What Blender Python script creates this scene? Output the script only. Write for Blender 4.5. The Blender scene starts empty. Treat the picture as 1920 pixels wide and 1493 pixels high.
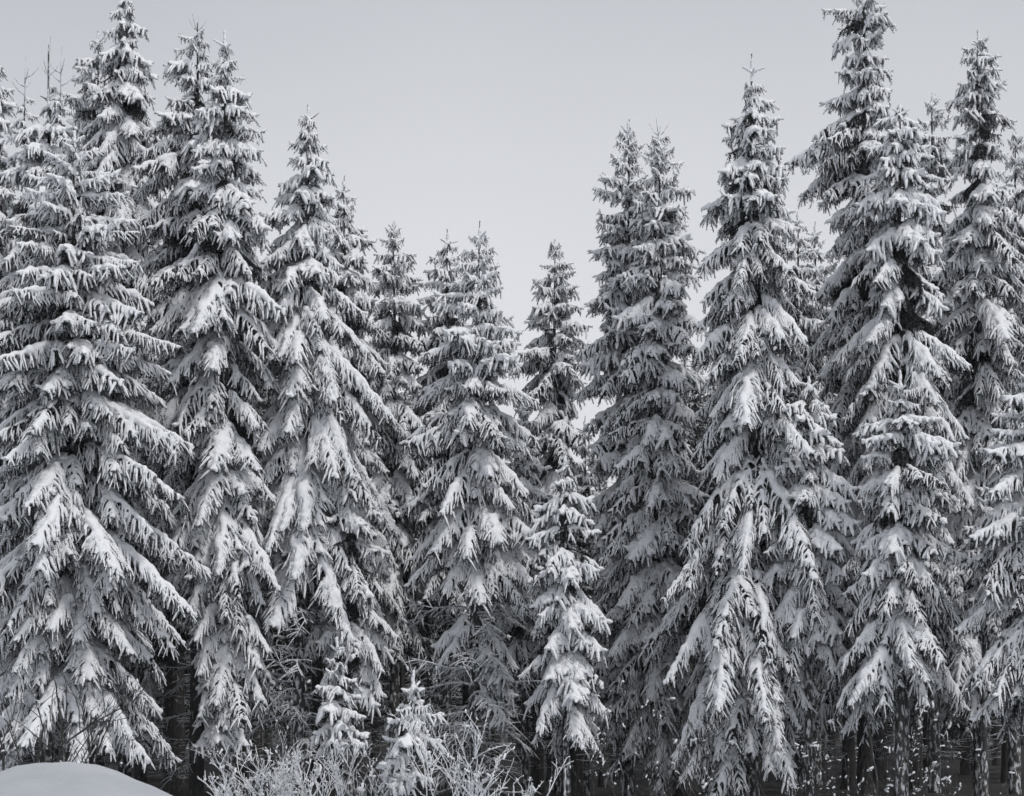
import bpy, math, random
import numpy as np
from mathutils import Matrix, Vector, Euler

SC = bpy.context.scene
COL = SC.collection
PI = math.pi
R = math.radians

# ------------------------------------------------------------------ camera
EYE = 1.7            # eye height; horizon lies low in the frame (rising-front lens)
cam_d = bpy.data.cameras.new('camera')
cam = bpy.data.objects.new('camera', cam_d)
COL.objects.link(cam)
cam.location = (0, 0, EYE)
cam.rotation_euler = (R(90), 0, 0)
cam_d.sensor_width = 36.0
cam_d.lens = 75.0                       # 19.2 m wide at 40 m
cam_d.shift_y = (1330 - 746.5) / 1920.0
cam_d.clip_start = 0.1
cam_d.clip_end = 6000
SC.camera = cam

# ------------------------------------------------------------------ sky + sun
SUN_EL, SUN_AZ = R(54), R(132)          # azimuth measured from +Y (view) clockwise: behind camera, to the right
w = bpy.data.worlds.new('World')
SC.world = w
w.use_nodes = True
nt = w.node_tree
nt.nodes.clear()
def N(t, typ, **kw):
    n = t.nodes.new(typ)
    for k, v in kw.items():
        if k.startswith('i_'):
            n.inputs[k[2:].replace('_', ' ')].default_value = v
        else:
            setattr(n, k, v)
    return n
sky = N(nt, 'ShaderNodeTexSky', sky_type='NISHITA', sun_disc=False)
sky.sun_elevation = SUN_EL
sky.sun_rotation = SUN_AZ
sky.air_density = 1.0
sky.dust_density = 6.0
sky.ozone_density = 1.0
hsv = N(nt, 'ShaderNodeHueSaturation')
hsv.inputs['Saturation'].default_value = 0.22
tc = N(nt, 'ShaderNodeTexCoord')
nz = N(nt, 'ShaderNodeTexNoise')
nz.inputs['Scale'].default_value = 2.6
nz.inputs['Detail'].default_value = 2.0
sepz = N(nt, 'ShaderNodeSeparateXYZ')
ramp = N(nt, 'ShaderNodeValToRGB')       # a thin even cloud sheet, paler low down
els = ramp.color_ramp.elements
els[0].position = 0.0
els[0].color = (0.90, 0.915, 0.955, 1)
els[1].position = 1.0
els[1].color = (0.46, 0.48, 0.53, 1)
e3 = els.new(0.16); e3.color = (0.865, 0.88, 0.925, 1)
e4 = els.new(0.36); e4.color = (0.56, 0.58, 0.625, 1)
nmul = N(nt, 'ShaderNodeMath', operation='MULTIPLY_ADD')
nmul.inputs[1].default_value = 0.17
nsub = N(nt, 'ShaderNodeMath', operation='SUBTRACT')
nsub.inputs[1].default_value = 0.085
mulc = N(nt, 'ShaderNodeMixRGB', blend_type='MULTIPLY')
mulc.inputs[0].default_value = 1.0
mulc.inputs[2].default_value = (10.0, 10.0, 10.0, 1)
mix = N(nt, 'ShaderNodeMixRGB')
mix.inputs[0].default_value = 0.8
bg = N(nt, 'ShaderNodeBackground')
bg.inputs['Strength'].default_value = 0.1
out = N(nt, 'ShaderNodeOutputWorld')
L = nt.links.new
L(tc.outputs['Generated'], nz.inputs['Vector'])
L(tc.outputs['Generated'], sepz.inputs[0])
L(nz.outputs['Fac'], nmul.inputs[0])
L(sepz.outputs['Z'], nmul.inputs[2])
L(nmul.outputs[0], nsub.inputs[0])
L(nsub.outputs[0], ramp.inputs[0])
L(ramp.outputs[0], mulc.inputs[1])
L(sky.outputs[0], hsv.inputs['Color'])
L(hsv.outputs[0], mix.inputs[1])
L(mulc.outputs[0], mix.inputs[2])
L(mix.outputs[0], bg.inputs['Color'])
L(bg.outputs[0], out.inputs['Surface'])

sun_d = bpy.data.lights.new('sun', 'SUN')
sun_d.energy = 1.5
sun_d.angle = R(10)
sun_d.color = (1.0, 0.975, 0.945)
sun = bpy.data.objects.new('sun', sun_d)
COL.objects.link(sun)
sdir = Vector((math.sin(SUN_AZ) * math.cos(SUN_EL), math.cos(SUN_AZ) * math.cos(SUN_EL), math.sin(SUN_EL)))
sun.rotation_euler = sdir.to_track_quat('Z', 'Y').to_euler()
sun.location = (0, 0, 40)

SC.view_settings.view_transform = 'Standard'
SC.view_settings.look = 'None'
SC.view_settings.exposure = 0.0
SC.view_settings.gamma = 1.0
SC.view_settings.use_curve_mapping = False
SC.render.engine = 'CYCLES'
SC.cycles.max_bounces = 5
SC.cycles.diffuse_bounces = 3
SC.cycles.use_denoising = True
SC.cycles.use_adaptive_sampling = True
SC.cycles.adaptive_threshold = 0.05

# ------------------------------------------------------------------ materials
def new_mat(name):
    m = bpy.data.materials.new(name)
    m.use_nodes = True
    t = m.node_tree
    p = t.nodes['Principled BSDF']
    return m, t, p
def noise(t, scale, detail=3.0, rough=0.55, coord='Object'):
    c = N(t, 'ShaderNodeTexCoord')
    n = N(t, 'ShaderNodeTexNoise')
    n.inputs['Scale'].default_value = scale
    n.inputs['Detail'].default_value = detail
    n.inputs['Roughness'].default_value = rough
    t.links.new(c.outputs[coord], n.inputs['Vector'])
    return n
def cramp(t, src, stops):
    r = N(t, 'ShaderNodeValToRGB')
    e = r.color_ramp.elements
    while len(e) < len(stops):
        e.new(0.5)
    for k, (p, c) in enumerate(stops):
        e[k].position = p
        e[k].color = (*c, 1)
    t.links.new(src, r.inputs[0])
    return r

def snow_material(name, c0, c1, bump=0.5, scale=38.0):
    m, t, p = new_mat(name)
    n = noise(t, 5.0, 4)
    r = cramp(t, n.outputs['Fac'], [(0.3, c0), (0.7, c1)])
    t.links.new(r.outputs[0], p.inputs['Base Color'])
    p.inputs['Roughness'].default_value = 0.75
    p.inputs['Specular IOR Level'].default_value = 0.15
    n2 = noise(t, scale, 4, 0.65)
    b = N(t, 'ShaderNodeBump')
    b.inputs['Strength'].default_value = bump
    b.inputs['Distance'].default_value = 0.02
    t.links.new(n2.outputs['Fac'], b.inputs['Height'])
    t.links.new(b.outputs[0], p.inputs['Normal'])
    return m
M_SNOW = snow_material('clinging_snow', (0.78, 0.80, 0.83), (0.87, 0.88, 0.90))

def needle_material():
    m, t, p = new_mat('spruce_needles')
    g = N(t, 'ShaderNodeNewGeometry')
    r = cramp(t, g.outputs['Random Per Island'],
              [(0.0, (0.010, 0.012, 0.0115)), (0.70, (0.021, 0.025, 0.024)), (0.90, (0.04, 0.045, 0.045)), (1.0, (0.22, 0.24, 0.26))])
    t.links.new(r.outputs[0], p.inputs['Base Color'])
    p.inputs['Roughness'].default_value = 0.7
    p.inputs['Specular IOR Level'].default_value = 0.2
    return m
M_NEEDLE = needle_material()

def bark_material(name, frost_lo, frost_hi):
    m, t, p = new_mat(name)
    c = N(t, 'ShaderNodeTexCoord')
    mp = N(t, 'ShaderNodeMapping')
    mp.inputs['Scale'].default_value = (14, 14, 2.2)
    t.links.new(c.outputs['Object'], mp.inputs['Vector'])
    n = N(t, 'ShaderNodeTexNoise')
    n.inputs['Scale'].default_value = 1.6
    n.inputs['Detail'].default_value = 5
    n.inputs['Roughness'].default_value = 0.65
    t.links.new(mp.outputs[0], n.inputs['Vector'])
    r1 = cramp(t, n.outputs['Fac'], [(0.3, (0.018, 0.018, 0.018)), (0.7, (0.075, 0.073, 0.070))])
    mp2 = N(t, 'ShaderNodeMapping')
    mp2.inputs['Scale'].default_value = (9, 9, 3.6)
    t.links.new(c.outputs['Object'], mp2.inputs['Vector'])
    n2 = N(t, 'ShaderNodeTexNoise')
    n2.inputs['Scale'].default_value = 2.0
    n2.inputs['Detail'].default_value = 6
    t.links.new(mp2.outputs[0], n2.inputs['Vector'])
    f = cramp(t, n2.outputs['Fac'], [(frost_lo, (0, 0, 0)), (frost_hi, (1, 1, 1))])
    mx = N(t, 'ShaderNodeMixRGB')
    t.links.new(f.outputs[0], mx.inputs[0])
    t.links.new(r1.outputs[0], mx.inputs[1])
    mx.inputs[2].default_value = (0.68, 0.70, 0.73, 1)
    t.links.new(mx.outputs[0], p.inputs['Base Color'])
    p.inputs['Roughness'].default_value = 0.9
    b = N(t, 'ShaderNodeBump')
    b.inputs['Strength'].default_value = 0.8
    b.inputs['Distance'].default_value = 0.02
    t.links.new(n.outputs['Fac'], b.inputs['Height'])
    t.links.new(b.outputs[0], p.inputs['Normal'])
    return m
M_BARK = bark_material('spruce_bark_rimed', 0.50, 0.62)
M_BARK_DARK = bark_material('spruce_bark_bare', 0.66, 0.80)
M_TWIG = bark_material('dead_twig_rimed', 0.32, 0.50)
M_STEM = bark_material('shrub_stem', 0.62, 0.78)

def ground_material():
    m, t, p = new_mat('snow_ground')
    n = noise(t, 0.8, 6)
    r = cramp(t, n.outputs['Fac'], [(0.3, (0.43, 0.45, 0.485)), (0.7, (0.52, 0.54, 0.57))])
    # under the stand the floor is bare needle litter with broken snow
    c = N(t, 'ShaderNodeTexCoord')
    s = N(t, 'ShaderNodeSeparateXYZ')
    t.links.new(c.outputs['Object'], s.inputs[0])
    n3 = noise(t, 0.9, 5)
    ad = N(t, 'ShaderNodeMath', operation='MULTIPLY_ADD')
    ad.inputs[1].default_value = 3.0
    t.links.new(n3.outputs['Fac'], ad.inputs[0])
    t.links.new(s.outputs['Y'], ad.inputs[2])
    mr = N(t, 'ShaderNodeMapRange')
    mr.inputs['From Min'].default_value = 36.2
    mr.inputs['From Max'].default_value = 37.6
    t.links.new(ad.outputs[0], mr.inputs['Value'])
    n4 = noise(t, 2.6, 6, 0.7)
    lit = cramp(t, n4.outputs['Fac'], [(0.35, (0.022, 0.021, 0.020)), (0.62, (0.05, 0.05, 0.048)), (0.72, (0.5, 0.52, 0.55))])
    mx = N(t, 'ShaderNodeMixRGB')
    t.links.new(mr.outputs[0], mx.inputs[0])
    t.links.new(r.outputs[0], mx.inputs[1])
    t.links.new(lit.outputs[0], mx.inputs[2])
    t.links.new(mx.outputs[0], p.inputs['Base Color'])
    p.inputs['Roughness'].default_value = 0.7
    p.inputs['Specular IOR Level'].default_value = 0.2
    n2 = noise(t, 7.0, 10, 0.7)
    b = N(t, 'ShaderNodeBump')
    b.inputs['Strength'].default_value = 0.6
    b.inputs['Distance'].default_value = 0.05
    t.links.new(n2.outputs['Fac'], b.inputs['Height'])
    n5 = noise(t, 60.0, 4, 0.7)
    b2 = N(t, 'ShaderNodeBump')
    b2.inputs['Strength'].default_value = 0.35
    b2.inputs['Distance'].default_value = 0.012
    t.links.new(n5.outputs['Fac'], b2.inputs['Height'])
    t.links.new(b.outputs[0], b2.inputs['Normal'])
    t.links.new(b2.outputs[0], p.inputs['Normal'])
    return m
M_GROUND = ground_material()

# ------------------------------------------------------------------ mesh helpers
class MB:
    """collects tubes, ellipsoids and loose triangles into one mesh"""
    def __init__(self):
        self.v, self.q, self.t, self.n = [], [], [], 0
        self.qm, self.tm = [], []
    def add(self, v, q=None, t=None, mi=0):
        v = np.asarray(v, float)
        if q is not None and len(q):
            self.q.append(np.asarray(q) + self.n); self.qm.append(np.full(len(q), mi))
        if t is not None and len(t):
            self.t.append(np.asarray(t) + self.n); self.tm.append(np.full(len(t), mi))
        self.v.append(v); self.n += len(v)
    def tube(self, P, r, k=6, cap=True, mi=0):
        P = np.asarray(P, float); n = len(P)
        r = np.broadcast_to(np.asarray(r, float), (n,))
        T = np.gradient(P, axis=0)
        T /= np.linalg.norm(T, axis=1, keepdims=True) + 1e-9
        m = T.mean(0)
        ref = np.array([0.13, 0.97, 0.2]) if abs(m[1]) < 0.75 else np.array([0.97, 0.1, 0.2])
        U = np.cross(T, ref); U /= np.linalg.norm(U, axis=1, keepdims=True) + 1e-9
        W = np.cross(T, U)
        a = np.arange(k) * 2 * PI / k
        V = P[:, None, :] + r[:, None, None] * (np.cos(a)[None, :, None] * U[:, None, :] + np.sin(a)[None, :, None] * W[:, None, :])
        V = V.reshape(-1, 3)
        i = np.arange(n - 1)[:, None] * k; j = np.arange(k)[None, :]; j2 = (j + 1) % k
        q = np.stack([i + j, i + j2, i + k + j2, i + k + j], -1).reshape(-1, 4)
        t = None
        if cap:
            V = np.vstack([V, P[0] - T[0] * r[0] * 0.7, P[-1] + T[-1] * r[-1] * 0.7])
            j = np.arange(k); j2 = (j + 1) % k
            c0, c1 = n * k, n * k + 1
            b = (n - 1) * k
            t = np.vstack([np.stack([np.full(k, c0), j2, j], -1), np.stack([np.full(k, c1), b + j, b + j2], -1)])
        self.add(V, q, t, mi)
    def ball(self, c, rad, k=10, m=7):
        th = np.linspace(0, PI, m + 2)[1:-1]
        P = np.array([[0, 0, math.cos(x)] for x in th])
        a = np.arange(k) * 2 * PI / k
        V = np.concatenate([np.stack([np.cos(a) * math.sin(x), np.sin(a) * math.sin(x), np.full(k, math.cos(x))], -1) for x in th])
        V = np.vstack([V, [0, 0, 1], [0, 0, -1]]) * np.asarray(rad) + np.asarray(c)
        i = np.arange(m - 1)[:, None] * k; j = np.arange(k)[None, :]; j2 = (j + 1) % k
        q = np.stack([i + j, i + k + j, i + k + j2, i + j2], -1).reshape(-1, 4)
        j = np.arange(k); j2 = (j + 1) % k
        b = (m - 1) * k
        t = np.vstack([np.stack([np.full(k, m * k), j, j2], -1), np.stack([np.full(k, m * k + 1), b + j2, b + j], -1)])
        self.add(V, q, t)
    def mesh(self, name, mats, smooth=True):
        me = bpy.data.meshes.new(name)
        V = np.concatenate(self.v) if self.v else np.zeros((0, 3))
        Q = np.concatenate(self.q) if self.q else np.zeros((0, 4), int)
        T = np.concatenate(self.t) if self.t else np.zeros((0, 3), int)
        me.vertices.add(len(V)); me.vertices.foreach_set('co', V.astype(np.float32).ravel())
        nl = Q.size + T.size
        me.loops.add(nl)
        me.loops.foreach_set('vertex_index', np.concatenate([Q.ravel(), T.ravel()]).astype(np.int32))
        me.polygons.add(len(Q) + len(T))
        ls = np.concatenate([np.arange(len(Q)) * 4, Q.size + np.arange(len(T)) * 3]).astype(np.int32)
        me.polygons.foreach_set('loop_start', ls)
        for mm in mats: me.materials.append(mm)
        if len(mats) > 1:
            me.polygons.foreach_set('material_index', np.concatenate(self.qm + self.tm).astype(np.int32))
        me.update(calc_edges=True)
        me.polygons.foreach_set('use_smooth', np.full(len(Q) + len(T), smooth))
        me.validate()
        return me

_tex = {}
def clouds(scale):
    if scale not in _tex:
        t = bpy.data.textures.new('lumps', 'CLOUDS'); t.noise_scale = scale; t.noise_depth = 2
        _tex[scale] = t
    return _tex[scale]
def fuse(mb, name, mat, voxel=0.02, lump=0.02, lscale=0.09, smooth=2, dec=None):
    """melt overlapping tubes and balls into one lumpy snow surface"""
    raw = mb.mesh(name + '_raw', [])
    o = bpy.data.objects.new(name + '_raw', raw)
    COL.objects.link(o)
    m = o.modifiers.new('r', 'REMESH'); m.mode = 'VOXEL'; m.voxel_size = voxel; m.use_smooth_shade = True
    if smooth:
        m = o.modifiers.new('s', 'SMOOTH'); m.factor = 0.5; m.iterations = smooth
    if lump:
        m = o.modifiers.new('d', 'DISPLACE'); m.texture = clouds(lscale); m.strength = lump; m.mid_level = 0.55; m.texture_coords = 'LOCAL'
    if dec:
        m = o.modifiers.new('c', 'DECIMATE'); m.ratio = dec
    dg = bpy.context.evaluated_depsgraph_get()
    me = bpy.data.meshes.new_from_object(o.evaluated_get(dg), depsgraph=dg)
    bpy.data.objects.remove(o); bpy.data.meshes.remove(raw)
    me.name = name
    me.materials.clear(); me.materials.append(mat)
    me.polygons.foreach_set('use_smooth', np.full(len(me.polygons), True))
    return me

def nrm(v):
    return v / (np.linalg.norm(v) + 1e-9)

def needles(mb, P, rng, step, per, ln, wd):
    """needle blades around a twig path"""
    P = np.asarray(P)
    seg = np.linalg.norm(np.diff(P, axis=0), axis=1)
    s = np.concatenate([[0], np.cumsum(seg)])
    n = max(2, int(s[-1] / step))
    u = np.repeat(np.linspace(0, s[-1], n), per) + rng.uniform(-step, step, n * per) * 0.5
    u = np.clip(u, 0, s[-1])
    C = np.stack([np.interp(u, s, P[:, k]) for k in range(3)], -1)
    C2 = np.stack([np.interp(u + 0.01, s, P[:, k]) for k in range(3)], -1)
    Tn = C2 - C
    Tn[np.linalg.norm(Tn, axis=1) < 1e-6] = P[-1] - P[-2]
    Tn /= np.linalg.norm(Tn, axis=1, keepdims=True) + 1e-9
    D = rng.normal(size=C.shape); D -= (D * Tn).sum(1, keepdims=True) * Tn
    D /= np.linalg.norm(D, axis=1, keepdims=True) + 1e-9
    D = D * 0.75 + Tn * 0.65
    l = rng.uniform(0.7, 1.25, len(C)) * ln
    S = np.cross(D, rng.normal(size=C.shape)); S /= np.linalg.norm(S, axis=1, keepdims=True) + 1e-9
    A = C + S * wd * 0.5; B = C - S * wd * 0.5; E = C + D * l[:, None]
    V = np.stack([A, B, E], 1).reshape(-1, 3)
    mb.add(V, None, np.arange(len(V)).reshape(-1, 3))

# ------------------------------------------------------------------ one snow-laden spruce bough
def axis_curve(L, a0, a1, rng, n=22, wob=0.05, yaw=0.0, start=(0, 0, 0), up_tip=10):
    t = np.linspace(0, 1, n)
    ang = np.radians(a0 + (a1 - a0) * t ** 0.9 + up_tip * np.clip((t - 0.82) / 0.18, 0, 1))
    ph = rng.uniform(0, 6.28, 2)
    yw = yaw + wob * np.sin(t * 5 + ph[0]) * 2
    ang = ang + wob * np.sin(t * 7 + ph[1])
    d = np.stack([np.cos(ang) * np.cos(yw), np.cos(ang) * np.sin(yw), np.sin(ang)], -1)
    P = np.vstack([[0, 0, 0], np.cumsum(d[:-1] * L / (n - 1), axis=0)]) + np.asarray(start)
    return P

def join(me, mb, name):
    n = len(me.vertices)
    co = np.empty(n * 3, np.float32); me.vertices.foreach_get('co', co)
    npoly = len(me.polygons)
    lt = np.empty(npoly, np.int32); me.polygons.foreach_get('loop_total', lt)
    ls = np.empty(npoly, np.int32); me.polygons.foreach_get('loop_start', ls)
    vi = np.empty(len(me.loops), np.int32); me.loops.foreach_get('vertex_index', vi)
    q = vi[ls[lt == 4][:, None] + np.arange(4)] if (lt == 4).any() else None
    t = vi[ls[lt == 3][:, None] + np.arange(3)] if (lt == 3).any() else None
    mb.add(co.reshape(-1, 3), q, t)
    bpy.data.meshes.remove(me)
    return mb.mesh(name, [M_SNOW])

def make_bough(name, L, a0, a1, fam, seed, hang=1.0, lo=False):
    rng = np.random.default_rng(seed)
    nd, sn, fg = MB(), MB(), MB()
    heavy = fam == 'heavy'
    p_snow = {'heavy': 0.90, 'light': 0.72, 'sparse': 0.36}[fam]
    rs = {'heavy': 1.20, 'light': 0.98, 'sparse': 0.8}[fam]
    if L < 1.0: rs *= 1.28; p_snow = min(0.96, p_snow + 0.15)
    axes = [(axis_curve(L, a0, a1, rng), L, 1.0)]
    if L > 0.7:
        ns = int(rng.integers(1, 3)) + (1 if L > 1.6 else 0)
        side = 1 if rng.random() < 0.5 else -1
        for k in range(ns):
            s = 0.12 + 0.55 * (k + rng.uniform(0, 0.6)) / ns
            A = axes[0][0]
            i = int(s * (len(A) - 1))
            l2 = L * (1 - s) * rng.uniform(0.45, 0.72)
            am = a0 + (a1 - a0) * s
            axes.append((axis_curve(l2, am - 4, a1 - 8, rng, n=14, yaw=side * R(rng.uniform(24, 46)), start=A[i]), l2, 0.72))
            side = -side
    step, per, ln, wd = (0.022, 4, 0.045, 0.010) if not lo else (0.04, 2, 0.075, 0.022)
    D0 = (0.08 + 0.28 * min(L, 2.2) ** 0.8) * hang
    UP = np.array([0, 0, 1.0])
    for A, La, sc in axes:
        n = len(A)
        sarr = np.linspace(0, La, n)
        T = np.gradient(A, axis=0); T /= np.linalg.norm(T, axis=1, keepdims=True)
        at = lambda s, B: np.array([np.interp(s, sarr, B[:, k]) for k in range(3)])
        # woody axis
        nd.tube(A, np.linspace(0.006 + 0.009 * La, 0.004, n), 4)
        needles(nd, A[n // 5:], rng, step, per + 1, ln, wd)
        sp = 0.051 if not lo else 0.14
        pos = np.arange(0.05 + 0.06 * La, La, sp)
        for s0 in pos:
            for side in (-1, 1):
                s = min(La * 0.995, max(0.02, s0 + rng.uniform(-0.03, 0.03)))
                u = s / La
                env = min(1.0, (u / 0.16) ** 0.6) * (1 - u) ** 0.70
                lt = (0.085 + D0 * sc * env) * rng.uniform(0.62, 1.25)
                ax = at(s, T); axh = nrm(ax * np.array([1, 1, 0]))
                sd = nrm(np.cross(UP, axh)) * side
                d0 = nrm(sd * rng.uniform(0.5, 1.0) + ax * rng.uniform(0.35, 0.8) + UP * rng.uniform(-0.25, 0.1))
                dn = hang if hang < 1 else 1.0
                d1 = nrm(-UP * (0.35 + 0.9 * dn) + axh * rng.uniform(0.05, 0.32) + sd * rng.uniform(0.0, 0.3) * (1.6 - dn) + rng.normal(size=3) * 0.07)
                m = 7
                tt = np.linspace(0, 1, m)
                bl = np.clip(tt * rng.uniform(1.6, 2.8), 0, 1)[:, None]
                dd = d0 * (1 - bl) + d1 * bl
                dd /= np.linalg.norm(dd, axis=1, keepdims=True)
                P = at(s, A) + np.vstack([[0, 0, 0], np.cumsum(dd[:-1] * lt / (m - 1), axis=0)])
                needles(nd, P, rng, step, per, ln * 0.9, wd)
                has = rng.random() < p_snow * min(1.0, 0.35 + 3.2 * u)
                if has:
                    e = rng.uniform(0.6, 0.97)
                    f = np.linspace(0.0, e, 7)
                    Q = np.stack([np.interp(f, tt, P[:, k]) for k in range(3)], -1)
                    r0 = rng.uniform(0.0095, 0.0215) * rs * (1.5 if lo else 1)
                    rr = r0 * (1 - 0.30 * f) * (1 + rng.uniform(-0.35, 0.35, 7))
                    Q = Q + UP * r0 * 0.45 + sd * r0 * 0.45
                    if not lo and rng.random() < 0.45:
                        sn.tube(Q[:6], rr[:6] * 1.25, 6)
                    if lo: fg.tube(Q[::3], rr[::3] * 1.1, 3)
                    else: fg.tube(Q, rr, 5)
                # twin tips
                for b in range(int(rng.integers(1, 4)) if lt > 0.2 else int(rng.random() < 0.6)):
                    tb = rng.uniform(0.3, 0.8)
                    B0 = np.array([np.interp(tb, tt, P[:, k]) for k in range(3)])
                    db = nrm(d1 * 0.8 + axh * rng.uniform(-0.55, 0.75) + sd * rng.uniform(0, 0.5))
                    lb = rng.uniform(0.08, 0.2) * (0.6 + 0.5 * min(1, La))
                    B = B0 + np.linspace(0, 1, 4)[:, None] * db * lb + np.linspace(0, 1, 4)[:, None] ** 2 * np.array([0, 0, -0.04])
                    needles(nd, B, rng, step, per, ln * 0.85, wd)
                    if rng.random() < p_snow:
                        r1 = rng.uniform(0.008, 0.016) * rs * (1.4 if lo else 1)
                        if not lo: fg.tube(B + UP * r1 * 0.3 + sd * r1 * 0.5, r1 * np.array([1, 1.1, 0.9, 0.6]) * rng.uniform(0.75, 1.25, 4), 5)
            # bare curtain hanging straight under the axis
            if hang > 0.5 and rng.random() < 0.8:
                s = s0; u = s / La
                lt = (0.06 + D0 * 0.85 * sc * (1 - u) ** 0.7) * rng.uniform(0.5, 1.1)
                p0 = at(s, A)
                dv = nrm(np.array([rng.uniform(-0.1, 0.3), rng.uniform(-0.25, 0.25), -1]))
                P = p0 + np.linspace(0, 1, 5)[:, None] * dv * lt
                needles(nd, P, rng, step * 1.1, per, ln, wd)
        # snow ridge lying along the axis
        n2 = max(6, int(La / 0.06))
        f = np.linspace(0.16, 0.995, n2)
        Q = np.stack([np.interp(f, np.linspace(0, 1, n), A[:, k]) for k in range(3)], -1)
        base = (0.029 + 0.011 * La) * rs * (1 if sc == 1 else 0.9)
        rr = base * (1 - 0.5 * f) * np.clip(f / 0.25, 0.45, 1) * (1 + 0.30 * np.sin(np.cumsum(rng.uniform(0.2, 1.4, n2))) + rng.uniform(-0.15, 0.15, n2))
        Q = Q + UP * rr[:, None] * 0.55 + rng.normal(size=Q.shape) * 0.006
        if heavy or La < 0.5:
            sn.tube(Q, rr, 8)
        else:
            i = 0
            while i < n2 - 3:
                j = min(n2, i + int(rng.integers(4, 12)))
                sn.tube(Q[i:j], rr[i:j], 8)
                i = j + int(rng.integers(0, 3))
        # end fingers
        for k in range(3):
            dv = nrm(T[-1] + rng.normal(size=3) * 0.35)
            P = A[-1] + np.linspace(0, 1, 4)[:, None] * dv * rng.uniform(0.05, 0.12)
            needles(nd, P, rng, step, per, ln * 0.8, wd)
            if rng.random() < p_snow:
                sn.tube(P + UP * 0.012, np.array([0.024, 0.026, 0.022, 0.014]) * rs, 6)
    # pillows of snow resting on the inner part
    A = axes[0][0]
    if L > 0.7:
        for k in range(int(rng.integers(3, 7)) if heavy else int(rng.integers(1, 4))):
            u = rng.uniform(0.25, 0.8)
            i = int(u * (len(A) - 4))
            m = int(rng.integers(3, 6))
            Pp = A[i:i + m]
            if len(Pp) < 3: continue
            r = rng.uniform(0.05, 0.085) * (0.65 + 0.25 * L) * (1 if heavy else 0.8)
            off = np.array([0, rng.uniform(-0.07, 0.07), 0.1 * r])
            sn.tube(Pp + off, r * np.interp(np.linspace(0, 1, len(Pp)), [0, 0.5, 1], [0.6, 1.0, 0.6]) * rng.uniform(0.85, 1.15, len(Pp)), 9)
    me_n = nd.mesh(name + '_needles', [M_NEEDLE], smooth=False)
    vx = 0.018 if not lo else 0.036
    core = fuse(sn, name + '_core', M_SNOW, vx, 0.016, 0.05, 1 if not lo else 0)
    me_s = join(core, fg, name + '_snow')
    return me_n, me_s

SLOPES = {'up': (18, 2, 0.30), 'flat': (2, -16, 0.8), 'mid': (-12, -36, 1.0), 'steep': (-32, -58, 1.0)}
SIZES = {'XS': 0.38, 'S': 0.75, 'M': 1.25, 'L': 1.9, 'XL': 2.7}
COMBO = {'XS': ('up', 'flat'), 'S': ('up', 'flat', 'mid'), 'M': ('flat', 'mid', 'steep'), 'L': ('flat', 'mid', 'steep'), 'XL': ('mid', 'steep')}
LIB = {}
def build_library():
    sd = 11
    for fam in ('heavy', 'light'):
        for sz, sl in COMBO.items():
            for s in sl:
                a0, a1, hang = SLOPES[s]
                LIB[(fam, sz, s)] = []
                for k in range(3 if sz in ('M', 'L') else 2):
                    sd += 1
                    LIB[(fam, sz, s)].append(make_bough('bough_%s' % sz, SIZES[sz], a0, a1, fam, sd, hang))

def pick(fam, ell, slope, rnd):
    sz = min(SIZES, key=lambda k: abs(math.log(ell / SIZES[k])))
    opts = COMBO[sz]
    s = min(opts, key=lambda o: abs((SLOPES[o][0] + SLOPES[o][1]) / 2 - slope))
    v = rnd.choice(LIB[(fam, sz, s)])
    return v, ell / SIZES[sz], slope - (SLOPES[s][0] + SLOPES[s][1]) / 2

# ------------------------------------------------------------------ tagging
def tag(o, label=None, cat=None, group=None, kind=None):
    if label: o['label'] = label
    if cat: o['category'] = cat
    if group: o['group'] = group
    if kind: o['kind'] = kind
    return o
def obj(name, me, parent=None):
    o = bpy.data.objects.new(name, me)
    COL.objects.link(o)
    if parent is not None: o.parent = parent
    return o
def empty(name, loc):
    o = bpy.data.objects.new(name, None)
    o.empty_display_size = 0.3
    o.location = loc
    COL.objects.link(o)
    return o

# ------------------------------------------------------------------ terrain
def ground_z(x, y):
    x = np.asarray(x, float); y = np.asarray(y, float)
    z = 0.05 * np.sin(x * 0.31 + 1.0) * np.sin(y * 0.23) + 0.04 * np.sin(x * 0.9 + y * 0.5)
    z = z + 0.60 * np.exp(-((x + 5.35) / 1.15) ** 2 - ((y - 24.0) / 2.4) ** 2)      # ploughed bank, left
    z = z + 0.42 * np.exp(-((x + 6.6) / 2.6) ** 2 - ((y - 22.5) / 2.6) ** 2)
    z = z + 0.30 * np.exp(-((x + 4.2) / 1.3) ** 2 - ((y - 24.0) / 2.2) ** 2)
    z = z + 0.36 * np.exp(-((x + 3.5) / 1.5) ** 2 - ((y - 22.5) / 2.2) ** 2)
    near = np.exp(-((x + 5) / 6.0) ** 2 - ((y - 24.0) / 6.0) ** 2)
    z = z + near * (0.022 * np.sin(x * 4.1 + 2.0 * np.sin(y * 1.7)) + 0.014 * np.sin(x * 9.7 - y * 3.1) + 0.010 * np.sin(y * 7.3 + x * 2.0))
    z = z + 0.42 * np.exp(-((y - 20.5) / 1.6) ** 2) * (0.5 - 0.5 * np.tanh((x + 3.0) / 1.5))
    z = z - 0.18 * np.exp(-((y - 12.0) / 7.0) ** 2)
    return z
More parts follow.
